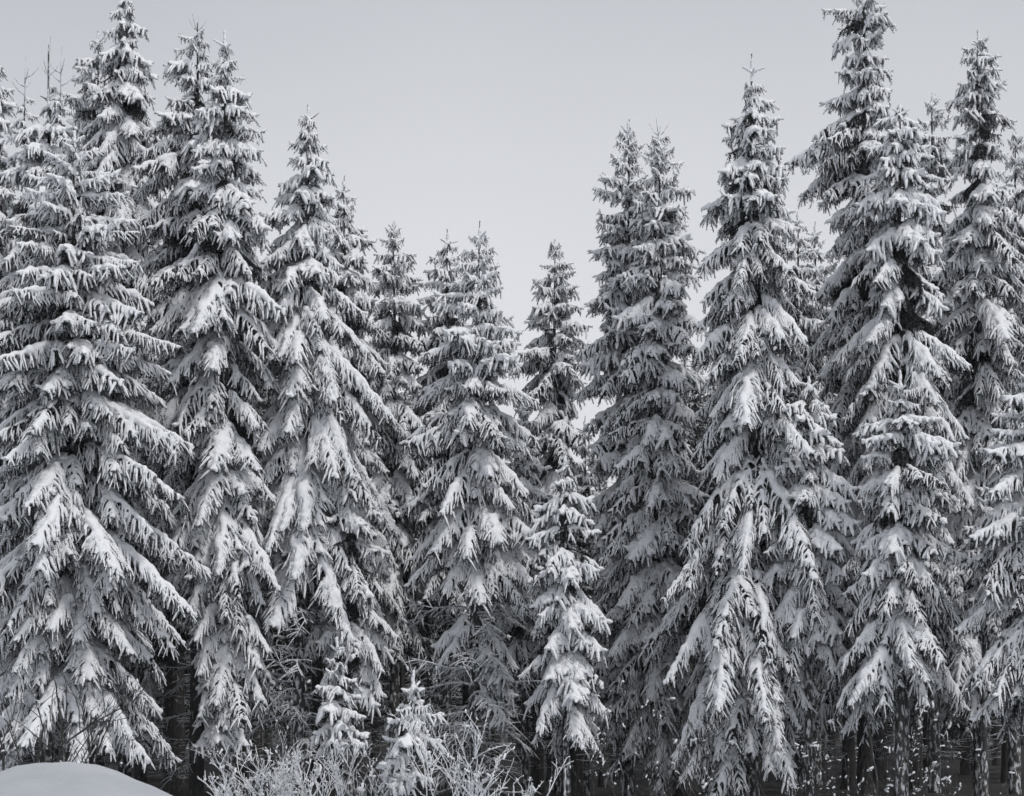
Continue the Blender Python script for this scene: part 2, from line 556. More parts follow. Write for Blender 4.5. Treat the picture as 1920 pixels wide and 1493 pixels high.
def build_ground():
    xs = np.unique(np.concatenate([np.linspace(-400, -60, 8), np.linspace(-60, -16, 23), np.linspace(-16, 16, 161), np.linspace(16, 60, 23), np.linspace(60, 400, 8)]))
    ys = np.unique(np.concatenate([np.linspace(-400, -20, 8), np.linspace(-20, 12, 17), np.linspace(12, 40, 141), np.linspace(40, 120, 41), np.linspace(120, 600, 10)]))
    X, Y = np.meshgrid(xs, ys)
    Z = ground_z(X, Y)
    V = np.stack([X, Y, Z], -1).reshape(-1, 3)
    nx, ny = len(xs), len(ys)
    i = np.arange(ny - 1)[:, None] * nx + np.arange(nx - 1)[None, :]
    q = np.stack([i, i + 1, i + nx + 1, i + nx], -1).reshape(-1, 4)
    mb = MB(); mb.add(V, q)
    o = obj('snow_ground', mb.mesh('snow_ground', [M_GROUND]))
    tag(o, kind='structure')
build_ground()

def world(px, py, d):
    s = d / 4000.0
    return (px - 960) * s, EYE + (1330 - py) * s

# ------------------------------------------------------------------ spruce
def trunk_mesh(h, seed, dark=False, r_base=None):
    rng = np.random.default_rng(seed)
    n = max(8, int(h / 0.35))
    z = np.linspace(-0.25, h, n)
    wob = 0.012
    P = np.stack([wob * np.sin(z * 1.1 + seed), wob * np.cos(z * 0.8 + seed), z], -1)
    rb = r_base or (0.012 + 0.0095 * h)
    r = 0.010 + (rb - 0.010) * np.clip(1 - z / h, 0, 1) ** 0.9
    r = r * (1 + rng.uniform(-0.06, 0.06, n)); r[0] *= 1.25
    mb = MB(); mb.tube(P, r, 10)
    return mb.mesh('trunk', [M_BARK_DARK if dark else M_BARK])

LEADERS = []
def build_leaders():
    for k in range(4):
        rng = np.random.default_rng(900 + k)
        nd, sn = MB(), MB()
        H = 0.24 + 0.05 * k
        P = np.array([[0, 0, -0.1], [0.004, 0, H * 0.5], [rng.uniform(-0.02, 0.02), 0, H]])
        nd.tube(P, [0.012, 0.008, 0.004], 5)
        needles(nd, P, rng, 0.02, 4, 0.03, 0.008)
        for a in range(5):
            an = a * 1.257 + rng.uniform(-0.3, 0.3)
            l = rng.uniform(0.10, 0.2)
            z0 = rng.uniform(0.0, 0.08)
            B = np.array([0, 0, z0]) + np.linspace(0, 1, 4)[:, None] * np.array([math.cos(an) * l, math.sin(an) * l, l * rng.uniform(0.2, 0.7)])
            nd.tube(B, [0.007, 0.006, 0.005, 0.003], 4)
            needles(nd, B, rng, 0.02, 3, 0.03, 0.008)
            if rng.random() < 0.75:
                sn.tube(B + np.array([0, 0, 0.014]), np.array([0.024, 0.026, 0.024, 0.018]), 6)
        for z0 in np.arange(-0.06, H * (0.8 if k % 2 else 0.98), 0.055):
            sn.ball((rng.uniform(-0.012, 0.012), rng.uniform(-0.012, 0.012), z0), rng.uniform(0.022, 0.038) * np.array([1, 1, 1.4]), 8, 5)
        LEADERS.append((nd.mesh('leader', [M_NEEDLE], False), fuse(sn, 'leader_snow', M_SNOW, 0.013, 0.008, 0.05, 1)))

DEAD = []
def build_dead():
    for k in range(6):
        rng = np.random.default_rng(500 + k)
        mb = MB()
        Lb = 1.0
        arch = k % 2 == 0
        A = axis_curve(Lb, 8 if arch else -6, -42 if arch else 14, rng, n=14, wob=0.12, up_tip=0)
        mb.tube(A, np.linspace(0.021, 0.008, 14), 5)
        for j in range(12):
            i = int(rng.integers(2, 13))
            sd = rng.choice([-1, 1])
            l = rng.uniform(0.12, 0.4)
            d = nrm(np.array([rng.uniform(0.2, 0.9), sd * rng.uniform(0.4, 1), rng.uniform(-0.7, 0.25)]))
            B = A[i] + np.linspace(0, 1, 5)[:, None] * d * l + (np.linspace(0, 1, 5) ** 2)[:, None] * np.array([0, 0, -0.08])
            mb.tube(B, np.linspace(0.011, 0.005, 5), 4)
        DEAD.append(mb.mesh('dead_branch', [M_TWIG]))

def prof_at(prof, tip, py, side):
    """half width in photo pixels at row py; side -1 left .. +1 right"""
    pts = [(tip, 2, 2)] + list(prof)
    ys = [p[0] for p in pts]
    l = np.interp(py, ys, [p[1] for p in pts]); r = np.interp(py, ys, [p[2] for p in pts])
    f = (1 + side) / 2
    return l * (1 - f) + r * f

def spruce(name, label, cx, tip, d, prof, bottom, fam='heavy', seed=1, dens=1.0, bare_leader=0, shoots=(), dead=None, droop=0.0, base_x=None, limit=285, dark_trunk=False, extra=(), tidy=False):
    rnd = random.Random(seed)
    s = d / 4000.0
    X, ztop = world(cx, tip, d)
    gz = float(ground_z(X, d))
    H = ztop - gz
    hb = EYE + (1330 - bottom) * s - gz
    hb = max(hb, 0.15)
    root = empty(name, (X, d, gz))
    lean = 0.0
    if base_x is not None:
        lean = math.atan2((cx - base_x) * s, H)
        root.location.x = (base_x - 960) * s
        root.rotation_euler = (0, lean, 0)
    tag(root, label, 'spruce tree', 'snow-laden spruces along the forest edge')
    obj('trunk', trunk_mesh(H - 0.2, seed, dark_trunk), root)
    ld = LEADERS[rnd.randrange(4)]
    o = obj('leader', ld[0], root); o.location = (0, 0, H - 0.30 - bare_leader); o.rotation_euler.z = rnd.uniform(0, 6)
    c = obj('snow', ld[1], o)
    if bare_leader:
        mb = MB(); mb.tube([(0, 0, -0.5), (0.01, 0, bare_leader * 0.5), (0.03, 0, bare_leader)], [0.014, 0.009, 0.005], 5)
        for a in (0.3, 2.6, 4.4):
            mb.tube([(0, 0, bare_leader * 0.25), (0.09 * math.cos(a), 0.09 * math.sin(a), bare_leader * 0.25 + 0.08), (0.2 * math.cos(a), 0.2 * math.sin(a), bare_leader * 0.25 + 0.26)], [0.008, 0.007, 0.004], 4)
        o2 = obj('leader_shoot', mb.mesh('leader_shoot', [M_TWIG]), root); o2.location = (0, 0, H - bare_leader - 0.05)
    for (dx, zt, ln_) in shoots:
        mb = MB(); rg = np.random.default_rng(int(ln_ * 1000))
        mb.tube([(0, 0, -0.3), (0.01, 0, ln_ * 0.5), (0.02, 0.01, ln_)], [0.013, 0.009, 0.005], 5)
        for k in range(5):
            a = k * 1.3; z0 = rg.uniform(-0.1, 0.25)
            mb.tube([(0, 0, z0), (0.12 * math.cos(a), 0.12 * math.sin(a), z0 + 0.06), (0.26 * math.cos(a), 0.26 * math.sin(a), z0 + 0.2)], [0.010, 0.009, 0.005], 4)
        o2 = obj('leader_shoot', mb.mesh('leader_shoot', [M_TWIG]), root); o2.location = (dx, -0.05, H - zt)
        mb = MB(); mb.tube([(dx * 0.0, 0, -1.1), (0, 0, -0.3)], [0.02, 0.014], 5)
        obj('side_trunk', mb.mesh('side_trunk', [M_BARK]), root).location = (dx, -0.05, H - zt)
        for k in range(10):
            (mn, ms), sc, tl = pick(fam, 0.3, -5, rnd)
            b = obj('bough', mn, root); b.location = (dx, -0.05, H - zt - 0.15 - 0.09 * k); b.rotation_euler = (0, 0, k * 2.2)
            b.scale = (sc * (0.5 + 0.06 * k),) * 3
            obj('snow', ms, b)
    hc = H - hb
    ph = [rnd.uniform(0, 6.28) for _ in range(4)]
    gaps = [(rnd.uniform(hb, H - 1), rnd.uniform(0, 6.28)) for _ in range(0 if tidy else int(hc * 0.22))]
    root.rotation_euler.x += R(rnd.uniform(-0.5, 0.5)); root.rotation_euler.y += R(rnd.uniform(-0.25, 0.25))
    placed = []
    h = H - 0.10 - bare_leader
    az0 = rnd.uniform(0, 6.28)
    while h > hb:
        f = (H - h) / max(hc, 1e-3)
        depth = H - h
        stepv = (0.20 + 0.062 * min(depth, 5)) / dens
        nb = 3 if depth < 0.4 else (4 if depth < 1.0 else (5 if depth < 2 else (6 if depth < 4 else 7)))
        az0 += rnd.uniform(0.5, 1.3)
        for k in range(nb):
            az = az0 + k * 2 * PI / nb + rnd.uniform(-0.35, 0.35)
            hz = h + rnd.uniform(-0.28, 0.28) * stepv
            u = min(1, depth / max(5.0, 0.75 * hc))
            slope = 16 - 50 * min(1, (depth / 3.0)) ** 0.7 * (0.55 + 0.45 * u) - 16 * u + rnd.uniform(-9, 9) - droop
            slope = max(slope, -56 + rnd.uniform(-5, 5))
            side = math.cos(az)
            ell = 0.3
            for it in range(3):
                drop = -ell * math.sin(R(slope)) * 0.8
                py = 1330 - (hz + gz - drop - EYE) / s
                r = prof_at(prof, tip, py, side) * s
                ell = r / math.cos(R(slope))
            q = rnd.random() * (0.72 if tidy else 1)
            ell *= 1.06 * (rnd.uniform(0.82, 1.1) if q < 0.70 else (rnd.uniform(1.08, 1.3) if q < 0.82 else rnd.uniform(0.45, 0.75)))
            ell *= 1 + 0.09 * math.sin(hz * 2.1 + ph[0] + 1.5 * math.sin(az + ph[1])) + 0.10 * math.sin(az * 2 + ph[2])
            ell = min(ell, 3.1)
            if ell < 0.09: continue
            if any(abs(hz - gh) < 0.35 and math.cos(az - ga) > 0.6 for gh, ga in gaps) and rnd.random() < 0.8: continue
            placed.append((hz, az, slope, max(0.11, ell), q >= 0.82))
        h -= stepv
    if len(placed) > limit:
        rnd.shuffle(placed); placed = placed[:limit]
    for (py, az, ell, slope) in extra:
        placed.append((EYE + (1330 - py) * s - gz, az, slope, ell, False))
    for hz, az, slope, ell, inner in placed:
        (mn, ms), sc, tilt = pick(('heavy' if rnd.random() < (0.82 if fam == 'heavy' else 0.38) else 'light'), ell, slope, rnd)
        b = obj('bough', mn, root)
        b.location = (0, 0, min(hz, H - 0.12))
        sy = rnd.choice((-1, 1)) * rnd.uniform(0.85, 1.25)
        b.scale = (sc, sc * sy if sc > 0.6 else sy * 0.7, max(0.7, min(1.15, sc)) * rnd.uniform(0.9, 1.1))
        b.rotation_euler = (rnd.uniform(-0.14, 0.14), -R(max(-22, min(22, tilt))), az)
        if not (inner and 0.3 < ell < 0.8): obj('snow', ms, b)
    if dead:
        z0, z1, n, ln = dead
        for k in range(n):
            t = rnd.random()
            py = z0 + (z1 - z0) * t
            b = obj('dead_branch', rnd.choice(DEAD), root)
            b.location = (0, 0, EYE + (1330 - py) * s - gz)
            q = ln * rnd.uniform(0.5, 1.2)
            b.scale = (q, q * rnd.choice((-1, 1)), q)
            b.rotation_euler = (0, R(rnd.uniform(-10, 10)), rnd.uniform(0, 6.28))
    return root


# ------------------------------------------------------------------ the forest behind
def merged(parts, name):
    """parts: list of (mesh, 4x4 matrix, material index) -> one mesh"""
    mb = MB()
    for me, M, mi in parts:
        n = len(me.vertices)
        co = np.empty(n * 3, np.float32); me.vertices.foreach_get('co', co)
        co = co.reshape(-1, 3) @ np.array(M.to_3x3()).T + np.array(M.translation)
        npoly = len(me.polygons)
        lt = np.empty(npoly, np.int32); me.polygons.foreach_get('loop_total', lt)
        vi = np.empty(len(me.loops), np.int32); me.loops.foreach_get('vertex_index', vi)
        ls = np.empty(npoly, np.int32); me.polygons.foreach_get('loop_start', ls)
        q = vi[ls[lt == 4][:, None] + np.arange(4)] if (lt == 4).any() else None
        t = vi[ls[lt == 3][:, None] + np.arange(3)] if (lt == 3).any() else None
        mb.n0 = mb.n
        mb.add(co, q, t, mi)
    me = mb.mesh(name, [M_NEEDLE, M_SNOW], smooth=False)
    return me

def far_crown(seed, H=10.0):
    rnd = random.Random(seed)
    lib = {}
    for k, (l, sl) in enumerate(((0.5, 'flat'), (1.0, 'mid'), (1.0, 'steep'), (1.7, 'mid'), (1.7, 'steep'))):
        a0, a1, hang = SLOPES[sl]
        lib[k] = (l, make_bough('far', l, a0, a1, 'sparse', seed * 10 + k, hang, lo=True))
    parts, h, az0 = [], H - 0.1, 0
    while h > 0.6:
        depth = H - h
        st = 0.13 + 0.10 * min(depth, 5)
        az0 += rnd.uniform(0.5, 1.3)
        nb = 4 if depth < 1 else 6
        for k in range(nb):
            r = (0.10 + 0.19 * depth ** 0.95) if depth < 7 else 1.35
            r = min(r, 1.45) * rnd.uniform(0.7, 1.15)
            key = 0 if r < 0.6 else (rnd.choice((1, 2)) if r < 1.15 else rnd.choice((3, 4)))
            l, (mn, ms) = lib[key]
            sc = r / l * 1.1
            M = Matrix.Translation((0, 0, h + rnd.uniform(-0.3, 0.3) * st)) @ Euler((0, R(rnd.uniform(-8, 8)), az0 + k * 2 * PI / nb + rnd.uniform(-0.3, 0.3))).to_matrix().to_4x4() @ Matrix.Diagonal((sc, sc, max(0.7, sc), 1))
            parts.append((mn, M, 0)); parts.append((ms, M, 1))
        h -= st
    return merged(parts, 'far_crown')

def far_twigs(seed):
    rnd = random.Random(seed)
    rng = np.random.default_rng(seed)
    mb = MB()
    for k in range(46):
        z = rnd.uniform(0.5, 4.6); a = rnd.uniform(0, 6.28); l = rnd.uniform(0.35, 1.1)
        t = np.linspace(0, 1, 6)[:, None]
        dv = np.array([math.cos(a), math.sin(a), rnd.uniform(-0.25, 0.3)])
        P = np.array([0, 0, z]) + t * dv * l + t ** 2 * np.array([0, 0, rnd.uniform(-0.2, 0.12)])
        mb.tube(P, np.linspace(0.011, 0.004, 6), 3)
        for j in range(3):
            i = rnd.randrange(1, 5)
            d2 = nrm(rng.normal(size=3) * np.array([1, 1, 0.4]) + dv)
            mb.tube(P[i] + np.linspace(0, 1, 3)[:, None] * d2 * rnd.uniform(0.1, 0.3), [0.006, 0.005, 0.003], 3)
    return mb.mesh('far_twigs', [M_TWIG])

SKYLINE = [(-300, 250), (0, 200), (100, 260), (250, 300), (300, 340), (480, 360), (500, 440), (600, 480), (690, 560), (720, 640), (790, 620), (860, 620),
           (950, 690), (985, 760), (1095, 860), (1112, 760), (1130, 560), (1300, 540), (1340, 560), (1490, 500), (1540, 470), (1560, 360), (1720, 360), (1800, 430), (2300, 380)]
def far_forest():
    rnd = random.Random(77)
    crowns = [far_crown(201), far_crown(202), far_crown(203, 5.5), far_crown(204, 5.5)]
    twigs = [far_twigs(301), far_twigs(302), far_twigs(303)]
    trunks = [trunk_mesh(10.0, 401 + k, True, 0.15) for k in range(3)]
    sx = [p[0] for p in SKYLINE]; sy = [p[1] for p in SKYLINE]
    for d0, gap in ((40.5, 2.1), (43.5, 1.7), (46.5, 1.6), (50, 1.7), (54, 1.8), (59, 2.0), (65, 2.0), (72, 2.0), (80, 1.9), (90, 1.9), (100, 2.0), (110, 2.2)):
        half = 0.24 * d0 + 2.5
        x = -half + rnd.uniform(0, gap)
        while x < half:
            d = d0 + rnd.uniform(-1.2, 1.2)
            X = x + rnd.uniform(-0.5, 0.5)
            s = d / 4000.0
            px = 960 + X / s
            if d0 < 45 and (470 < px < 1010 or px > 1440):      # open, dark foot of the stand
                x += gap * rnd.uniform(0.75, 1.25); continue
            lim = max(np.interp(px + o, sx, sy) for o in (-55, -25, 0, 25, 55))
            tip = lim + rnd.uniform(40, 260)
            if d0 < 42: tip = max(tip, rnd.uniform(620, 860))
            if d0 < 52 and 470 < px < 1000: low_min = 4.6
            elif d0 < 49 and px > 1450: low_min = 3.4
            else: low_min = 2.2
            gz = float(ground_z(X, d))
            top = EYE + (1330 - tip) * s - gz
            low = min(top * 0.6, rnd.uniform(low_min, low_min + 1.6)) if d0 < 52 else (rnd.uniform(2.2, 3.6) if d0 < 70 else rnd.uniform(0.2, 1.4))
            r = empty('forest_spruce', (X, d, gz)); r.rotation_euler.z = rnd.uniform(0, 6.28)
            tag(r, 'dark spruce standing in the shadowed forest behind the front row of trees', 'spruce tree', 'spruces deep in the forest behind the front row')
            k = rnd.randrange(3)
            o = obj('trunk', trunks[k], r); o.scale = (1, 1, top / 10.0)
            short = top - low < 7.0
            c = obj('crown', crowns[rnd.randrange(2) + (2 if short else 0)], r)
            zs = max(0.75, (top - low) / (5.5 if short else 10.0))
            c.location.z = top - zs * (5.5 if short else 10.0)
            w = rnd.uniform(0.85, 1.15)
            c.scale = (w, w, zs)
            b = obj('dead_branches', twigs[rnd.randrange(3)], r); tag(b, kind='stuff')
            b.scale = (1, 1, max(0.6, low / 4.0))
            x += gap * rnd.uniform(0.75, 1.25)

build_library()
build_leaders()
build_dead()
far_forest()

sp = spruce
sp('spruce_tree', 'big front spruce at the left with thick snow-loaded boughs reaching far right', 140, 238, 34,
   [(290, 30, 35), (350, 75, 75), (420, 115, 110), (520, 150, 140), (650, 160, 165), (800, 170, 180), (930, 180, 240), (1090, 175, 220), (1200, 160, 140), (1350, 150, 170)], 1350, 'heavy', 1, 1.05, tidy=True, droop=-11)
sp('spruce_tree', 'spruce at upper left whose several bare thin leader shoots stick up', 85, 60, 38,
   [(185, 14, 16), (230, 45, 42), (300, 72, 62), (420, 95, 90), (700, 120, 120), (1000, 130, 130)], 1200, 'heavy', 2, 0.9, bare_leader=0.95, shoots=((-0.42, 1.05, 0.62), (0.22, 0.95, 0.7)))
sp('spruce_tree', 'tall spruce cut by the top edge at left, its upper boughs drooping right', 232, -12, 42,
   [(20, 24, 26), (60, 32, 36), (130, 58, 45), (190, 70, 58), (300, 95, 70), (450, 110, 90), (700, 130, 120)], 1100, 'heavy', 3, 0.9, droop=24)
sp('spruce_tree', 'narrow spruce top just left of the tall left spruce cut by the frame', 185, 58, 43.5,
   [(90, 15, 15), (130, 40, 30), (200, 60, 50), (300, 75, 70), (600, 110, 110)], 1000, 'heavy', 4, 0.8)
sp('spruce_tree', 'spruce half cut off by the left edge of the photo, upper part', -22, 20, 40,
   [(120, 32, 30), (250, 55, 55), (500, 75, 75), (900, 105, 105)], 1200, 'heavy', 5, 0.9)
sp('spruce_tree', 'left of the paired spruce tops with spiky crown and bare dark lower trunk', 368, 25, 39,
   [(75, 32, 16), (120, 50, 26), (200, 62, 40), (260, 108, 60), (420, 118, 70), (700, 120, 100), (1000, 120, 110), (1250, 75, 80)], 1120, 'light', 6, 0.9, bare_leader=0.4, dead=(1100, 1440, 22, 0.8), dark_trunk=True)
sp('spruce_tree', 'right of the paired spruce tops, front tree with long drooping right boughs', 424, 62, 36,
   [(100, 15, 16), (180, 40, 45), (300, 58, 65), (390, 80, 80), (520, 130, 115), (650, 115, 135), (770, 110, 115), (900, 100, 95), (1050, 90, 112), (1180, 65, 105), (1300, 50, 75)], 1290, 'heavy', 7, 1.0, droop=6, extra=((1255, -1.6, 1.15, -58), (1275, -2.2, 1.0, -55), (1285, -1.0, 1.0, -56), (1320, -1.7, 0.9, -60), (1335, -2.4, 0.8, -55), (1335, -0.9, 0.8, -55)))
sp('spruce_tree', 'pointed slim spruce left of the open sky with long right boughs and bare lower trunk', 578, 198, 37,
   [(250, 15, 16), (330, 40, 42), (400, 62, 48), (480, 82, 62), (560, 92, 92), (700, 85, 150), (850, 100, 150), (1000, 110, 158), (1060, 80, 130), (1100, 50, 80), (1130, 20, 30)], 1010, 'heavy', 8, 1.05, tidy=True, droop=6, dead=(1040, 1400, 44, 1.05), base_x=558)
sp('spruce_tree', 'drooping spruce right of the bare trunk, below the pointed slim spruce', 655, 850, 36.7,
   [(880, 15, 20), (930, 48, 60), (1010, 58, 78), (1110, 58, 80), (1250, 55, 64), (1340, 45, 52)], 1270, 'heavy', 39, 1.0, droop=12)
sp('spruce_tree', 'shorter spruce top just behind the pointed slim spruce, on its right', 640, 338, 40,
   [(380, 20, 24), (480, 42, 56), (560, 60, 70), (700, 85, 95), (1000, 100, 100)], 1100, 'heavy', 9, 0.9)
sp('spruce_tree', 'leftmost of the four small distant spruces in the dip of the treeline', 740, 410, 45,
   [(450, 20, 20), (500, 38, 44), (560, 50, 54), (680, 62, 62), (900, 75, 70)], 1150, 'light', 10, 0.9)
sp('spruce_tree', 'distant spruce top touching the central spruce on its left', 838, 438, 45,
   [(480, 25, 25), (530, 45, 45), (600, 52, 55), (800, 80, 80)], 1100, 'light', 11, 0.9)
sp('spruce_tree', 'central spruce with tiered arching boughs and bare twiggy lower trunk', 898, 425, 37,
   [(460, 20, 20), (500, 36, 36), (550, 58, 46), (600, 66, 60), (700, 100, 78), (800, 125, 98), (880, 135, 105), (1000, 112, 118), (1090, 104, 122), (1150, 60, 100), (1180, 25, 50)], 1040, 'heavy', 12, 1.05, tidy=True, dead=(1130, 1480, 64, 1.15), base_x=884, droop=-8, extra=((1150, -0.1, 1.15, -50), (1170, 0.3, 1.0, -56), (1200, -0.35, 0.95, -58), (1235, 0.05, 0.95, -60), (1270, 0.25, 0.9, -62), (1290, -0.2, 0.85, -64), (1150, 2.9, 0.9, -42), (1165, 3.5, 1.0, -50)))
sp('spruce_tree', 'lone small distant spruce standing clear against the sky right of centre', 1043, 453, 45,
   [(500, 25, 28), (540, 36, 40), (600, 46, 55), (660, 60, 60), (720, 72, 66), (800, 62, 58), (950, 70, 70)], 1150, 'light', 13, 0.95)
sp('spruce_tree', 'young drooping spruce in front between the central spruce and the right trees', 1062, 848, 35.5,
   [(900, 25, 25), (960, 45, 40), (1050, 60, 55), (1150, 60, 62), (1250, 66, 66), (1370, 56, 62), (1450, 50, 40)], 1340, 'heavy', 14, 1.0, droop=12)
sp('spruce_tree', 'left one of the twin spruces bordering the sky gap on the right', 1176, 226, 39,
   [(270, 20, 20), (320, 35, 30), (400, 60, 45), (480, 66, 60), (560, 82, 75), (700, 78, 80), (850, 72, 90), (1000, 65, 90), (1200, 66, 65), (1400, 66, 60)], 1340, 'light', 15, 1.05, tidy=True, droop=-10)
sp('spruce_tree', 'right one of the twin spruces, with a thin cross-shaped leader', 1238, 232, 38,
   [(280, 25, 25), (340, 35, 40), (420, 45, 56), (500, 60, 70), (600, 72, 70), (800, 92, 72), (1000, 112, 82), (1150, 108, 72), (1300, 105, 75), (1450, 105, 85)], 1390, 'light', 16, 1.05, tidy=True, bare_leader=0.25, droop=-8)
sp('spruce_tree', 'wide front spruce right of the twins with boughs sweeping low to the ground', 1412, 113, 36,
   [(200, 20, 30), (240, 50, 40), (290, 66, 56), (370, 92, 86), (450, 86, 86), (540, 116, 100), (620, 128, 115), (800, 112, 120), (900, 118, 120), (1000, 150, 130), (1150, 190, 125), (1300, 190, 105), (1450, 120, 60)], 1380, 'light', 17, 1.05, droop=6)
sp('spruce_tree', 'tallest dark ragged spruce cut by the top edge at right', 1622, -30, 39,
   [(-10, 14, 14), (15, 52, 22), (32, 72, 76), (62, 72, 30), (110, 40, 34), (190, 72, 50), (290, 112, 52), (350, 78, 72), (430, 74, 100), (550, 92, 120), (750, 92, 140), (1000, 100, 105), (1250, 92, 92)], 1220, 'light', 18, 0.95, droop=4, dark_trunk=True)
sp('spruce_tree', 'snow-capped spruce in front of the tallest dark spruce, on its right side', 1690, 188, 37.5,
   [(230, 32, 36), (320, 52, 52), (400, 62, 70), (500, 82, 76), (700, 92, 92), (900, 92, 100), (1100, 95, 95)], 1200, 'heavy', 19, 1.0, droop=10)
sp('spruce_tree', 'small distant spruce top between the two tall right-hand spruces', 1750, 178, 44,
   [(220, 20, 25), (260, 35, 35), (320, 42, 42), (500, 52, 52), (800, 80, 80)], 1000, 'light', 20, 0.85)
sp('spruce_tree', 'tall narrow spruce near the right edge with a clear pointed top', 1838, 60, 40,
   [(100, 24, 28), (130, 35, 35), (200, 46, 40), (228, 42, 74), (320, 42, 52), (420, 66, 76), (520, 80, 82), (700, 74, 90), (900, 90, 92), (1300, 80, 80)], 1260, 'light', 21, 1.0, droop=4)
sp('spruce_tree', 'far small spruce top peeking out at the right edge', 1902, 245, 43,
   [(270, 15, 15), (330, 32, 32), (600, 72, 72), (1000, 90, 90)], 1100, 'light', 22, 0.85)
sp('spruce_tree', 'shorter full spruce at lower right in front, ending above a dark gap', 1690, 700, 34.5,
   [(740, 20, 30), (790, 50, 60), (850, 60, 85), (920, 70, 100), (1000, 76, 96), (1100, 92, 82), (1200, 105, 90), (1280, 105, 100), (1370, 50, 50)], 1260, 'light', 23, 1.0, droop=8)
sp('spruce_tree', 'young spruce with a thin bare forked leader at lower right', 1845, 850, 36,
   [(945, 20, 25), (1000, 40, 40), (1150, 60, 60), (1250, 60, 60)], 1180, 'light', 24, 0.9, bare_leader=0.6)
sp('spruce_tree', 'spruce half cut off by the right edge with branches reaching in, lower right', 1940, 660, 34,
   [(800, 85, 80), (950, 112, 100), (1100, 120, 100), (1250, 135, 100), (1400, 115, 100)], 1260, 'light', 25, 1.0)
sp('spruce_tree', 'distant spruce tip left of the tallest dark spruce', 1498, 398, 47,
   [(430, 15, 15), (480, 35, 35), (600, 60, 60), (900, 80, 80)], 1100, 'light', 26, 0.8)
sp('spruce_tree', 'second distant spruce tip, close against the tallest dark spruce', 1530, 425, 48.5,
   [(450, 15, 15), (520, 40, 40), (700, 70, 70), (900, 80, 80)], 1100, 'light', 27, 0.8)
sp('spruce_tree', 'drooping mid-height spruce between the wide front spruce and the shorter full one', 1518, 700, 35.5,
   [(780, 45, 42), (850, 60, 58), (950, 72, 76), (1100, 82, 86), (1250, 80, 62), (1300, 60, 50)], 1200, 'heavy', 28, 1.0, droop=12)
sp('spruce_tree', 'small spruce peeking out behind the right side of the central spruce', 985, 740, 41,
   [(830, 32, 42), (950, 50, 52), (1100, 60, 60)], 1200, 'light', 30, 0.9)
sp('spruce_tree', 'half-hidden spruce closing the narrow sky gap left of the twin spruces', 1098, 790, 43,
   [(830, 15, 15), (900, 40, 40), (1000, 60, 60), (1200, 70, 70)], 1180, 'light', 38, 0.9)
sp('spruce_sapling', 'small snowy spruce sapling beside the bare trunk left of centre', 632, 1188, 33,
   [(1230, 12, 12), (1280, 28, 30), (1340, 48, 50), (1400, 54, 58)], 1400, 'heavy', 33, 1.1)
sp('spruce_sapling', 'little spruce sapling with a cross-shaped tip at bottom centre left', 775, 1244, 31,
   [(1300, 15, 18), (1330, 30, 34), (1400, 46, 50), (1493, 60, 56)], 1480, 'heavy', 34, 1.1, bare_leader=0.15)

# ------------------------------------------------------------------ shrubs, brush, heaps
def shrub_meshes(seed, height, stems, spread, branch, mat, snow_amt, r0=0.012, coat=False):
    rng = np.random.default_rng(seed)
    wd, sn = MB(), MB()
    def grow(p, d, l, r, lev):
        n = max(4, int(l / 0.10))
        P = [p]; dd = d
        for i in range(n):
            dd = nrm(dd + rng.normal(size=3) * 0.10 + np.array([0, 0, 0.02]))
            P.append(P[-1] + dd * l / n)
        P = np.array(P)
        rr = np.linspace(r, r * 0.4, n + 1)
        wd.tube(P, rr, 4 if lev else 5)
        if coat:
            m = len(P)
            a = 0 if lev else m // 3
            sn.tube(P[a:] + np.array([0, 0, rr[0] * 0.6]), np.maximum(rr[a:] * 1.0, 0.0045) * rng.uniform(0.7, 1.3, m - a), 5)
        k = rng.poisson(snow_amt * l)
        for _ in range(k):
            i = int(rng.integers(1, n + 1))
            q = 0.004 + 0.014 * rng.random() ** 2.2
            dv = nrm(P[i] - P[i - 1] + rng.normal(size=3) * 0.3) * q * rng.uniform(0.8, 3.2)
            sn.tube(np.array([P[i] - dv, P[i] + dv * 0.1 + rng.normal(size=3) * q * 0.3, P[i] + dv]) + np.array([0, 0, q * 0.5]), q * rng.uniform(0.5, 1.2, 3), 6)
        if lev < 2:
            for _ in range(int(branch * l * (1.0 if lev == 0 else 0.8)) + 1):
                i = int(rng.integers(max(1, n // 4), n + 1))
                side = rng.normal(size=3); side[2] = abs(side[2]) * 0.5
                grow(P[i], nrm(dd * 0.7 + nrm(side) * rng.uniform(0.45, 0.9)), l * rng.uniform(0.22, 0.5) * (1.15 - 0.6 * i / n), max(0.0035, rr[i] * 0.65), lev + 1)
    for k in range(stems):
        a = rng.uniform(0, 6.28)
        p = np.array([math.cos(a), math.sin(a), 0]) * rng.uniform(0, 0.12 * stems ** 0.5) + np.array([0, 0, -0.1])
        grow(p, nrm(np.array([math.cos(a) * spread, math.sin(a) * spread, 1])), height * rng.uniform(0.65, 1.05), r0 * rng.uniform(0.7, 1.2), 0)
    return wd.mesh('stems', [mat]), (sn.mesh('snow_tufts', [M_SNOW]) if sn.n else None)

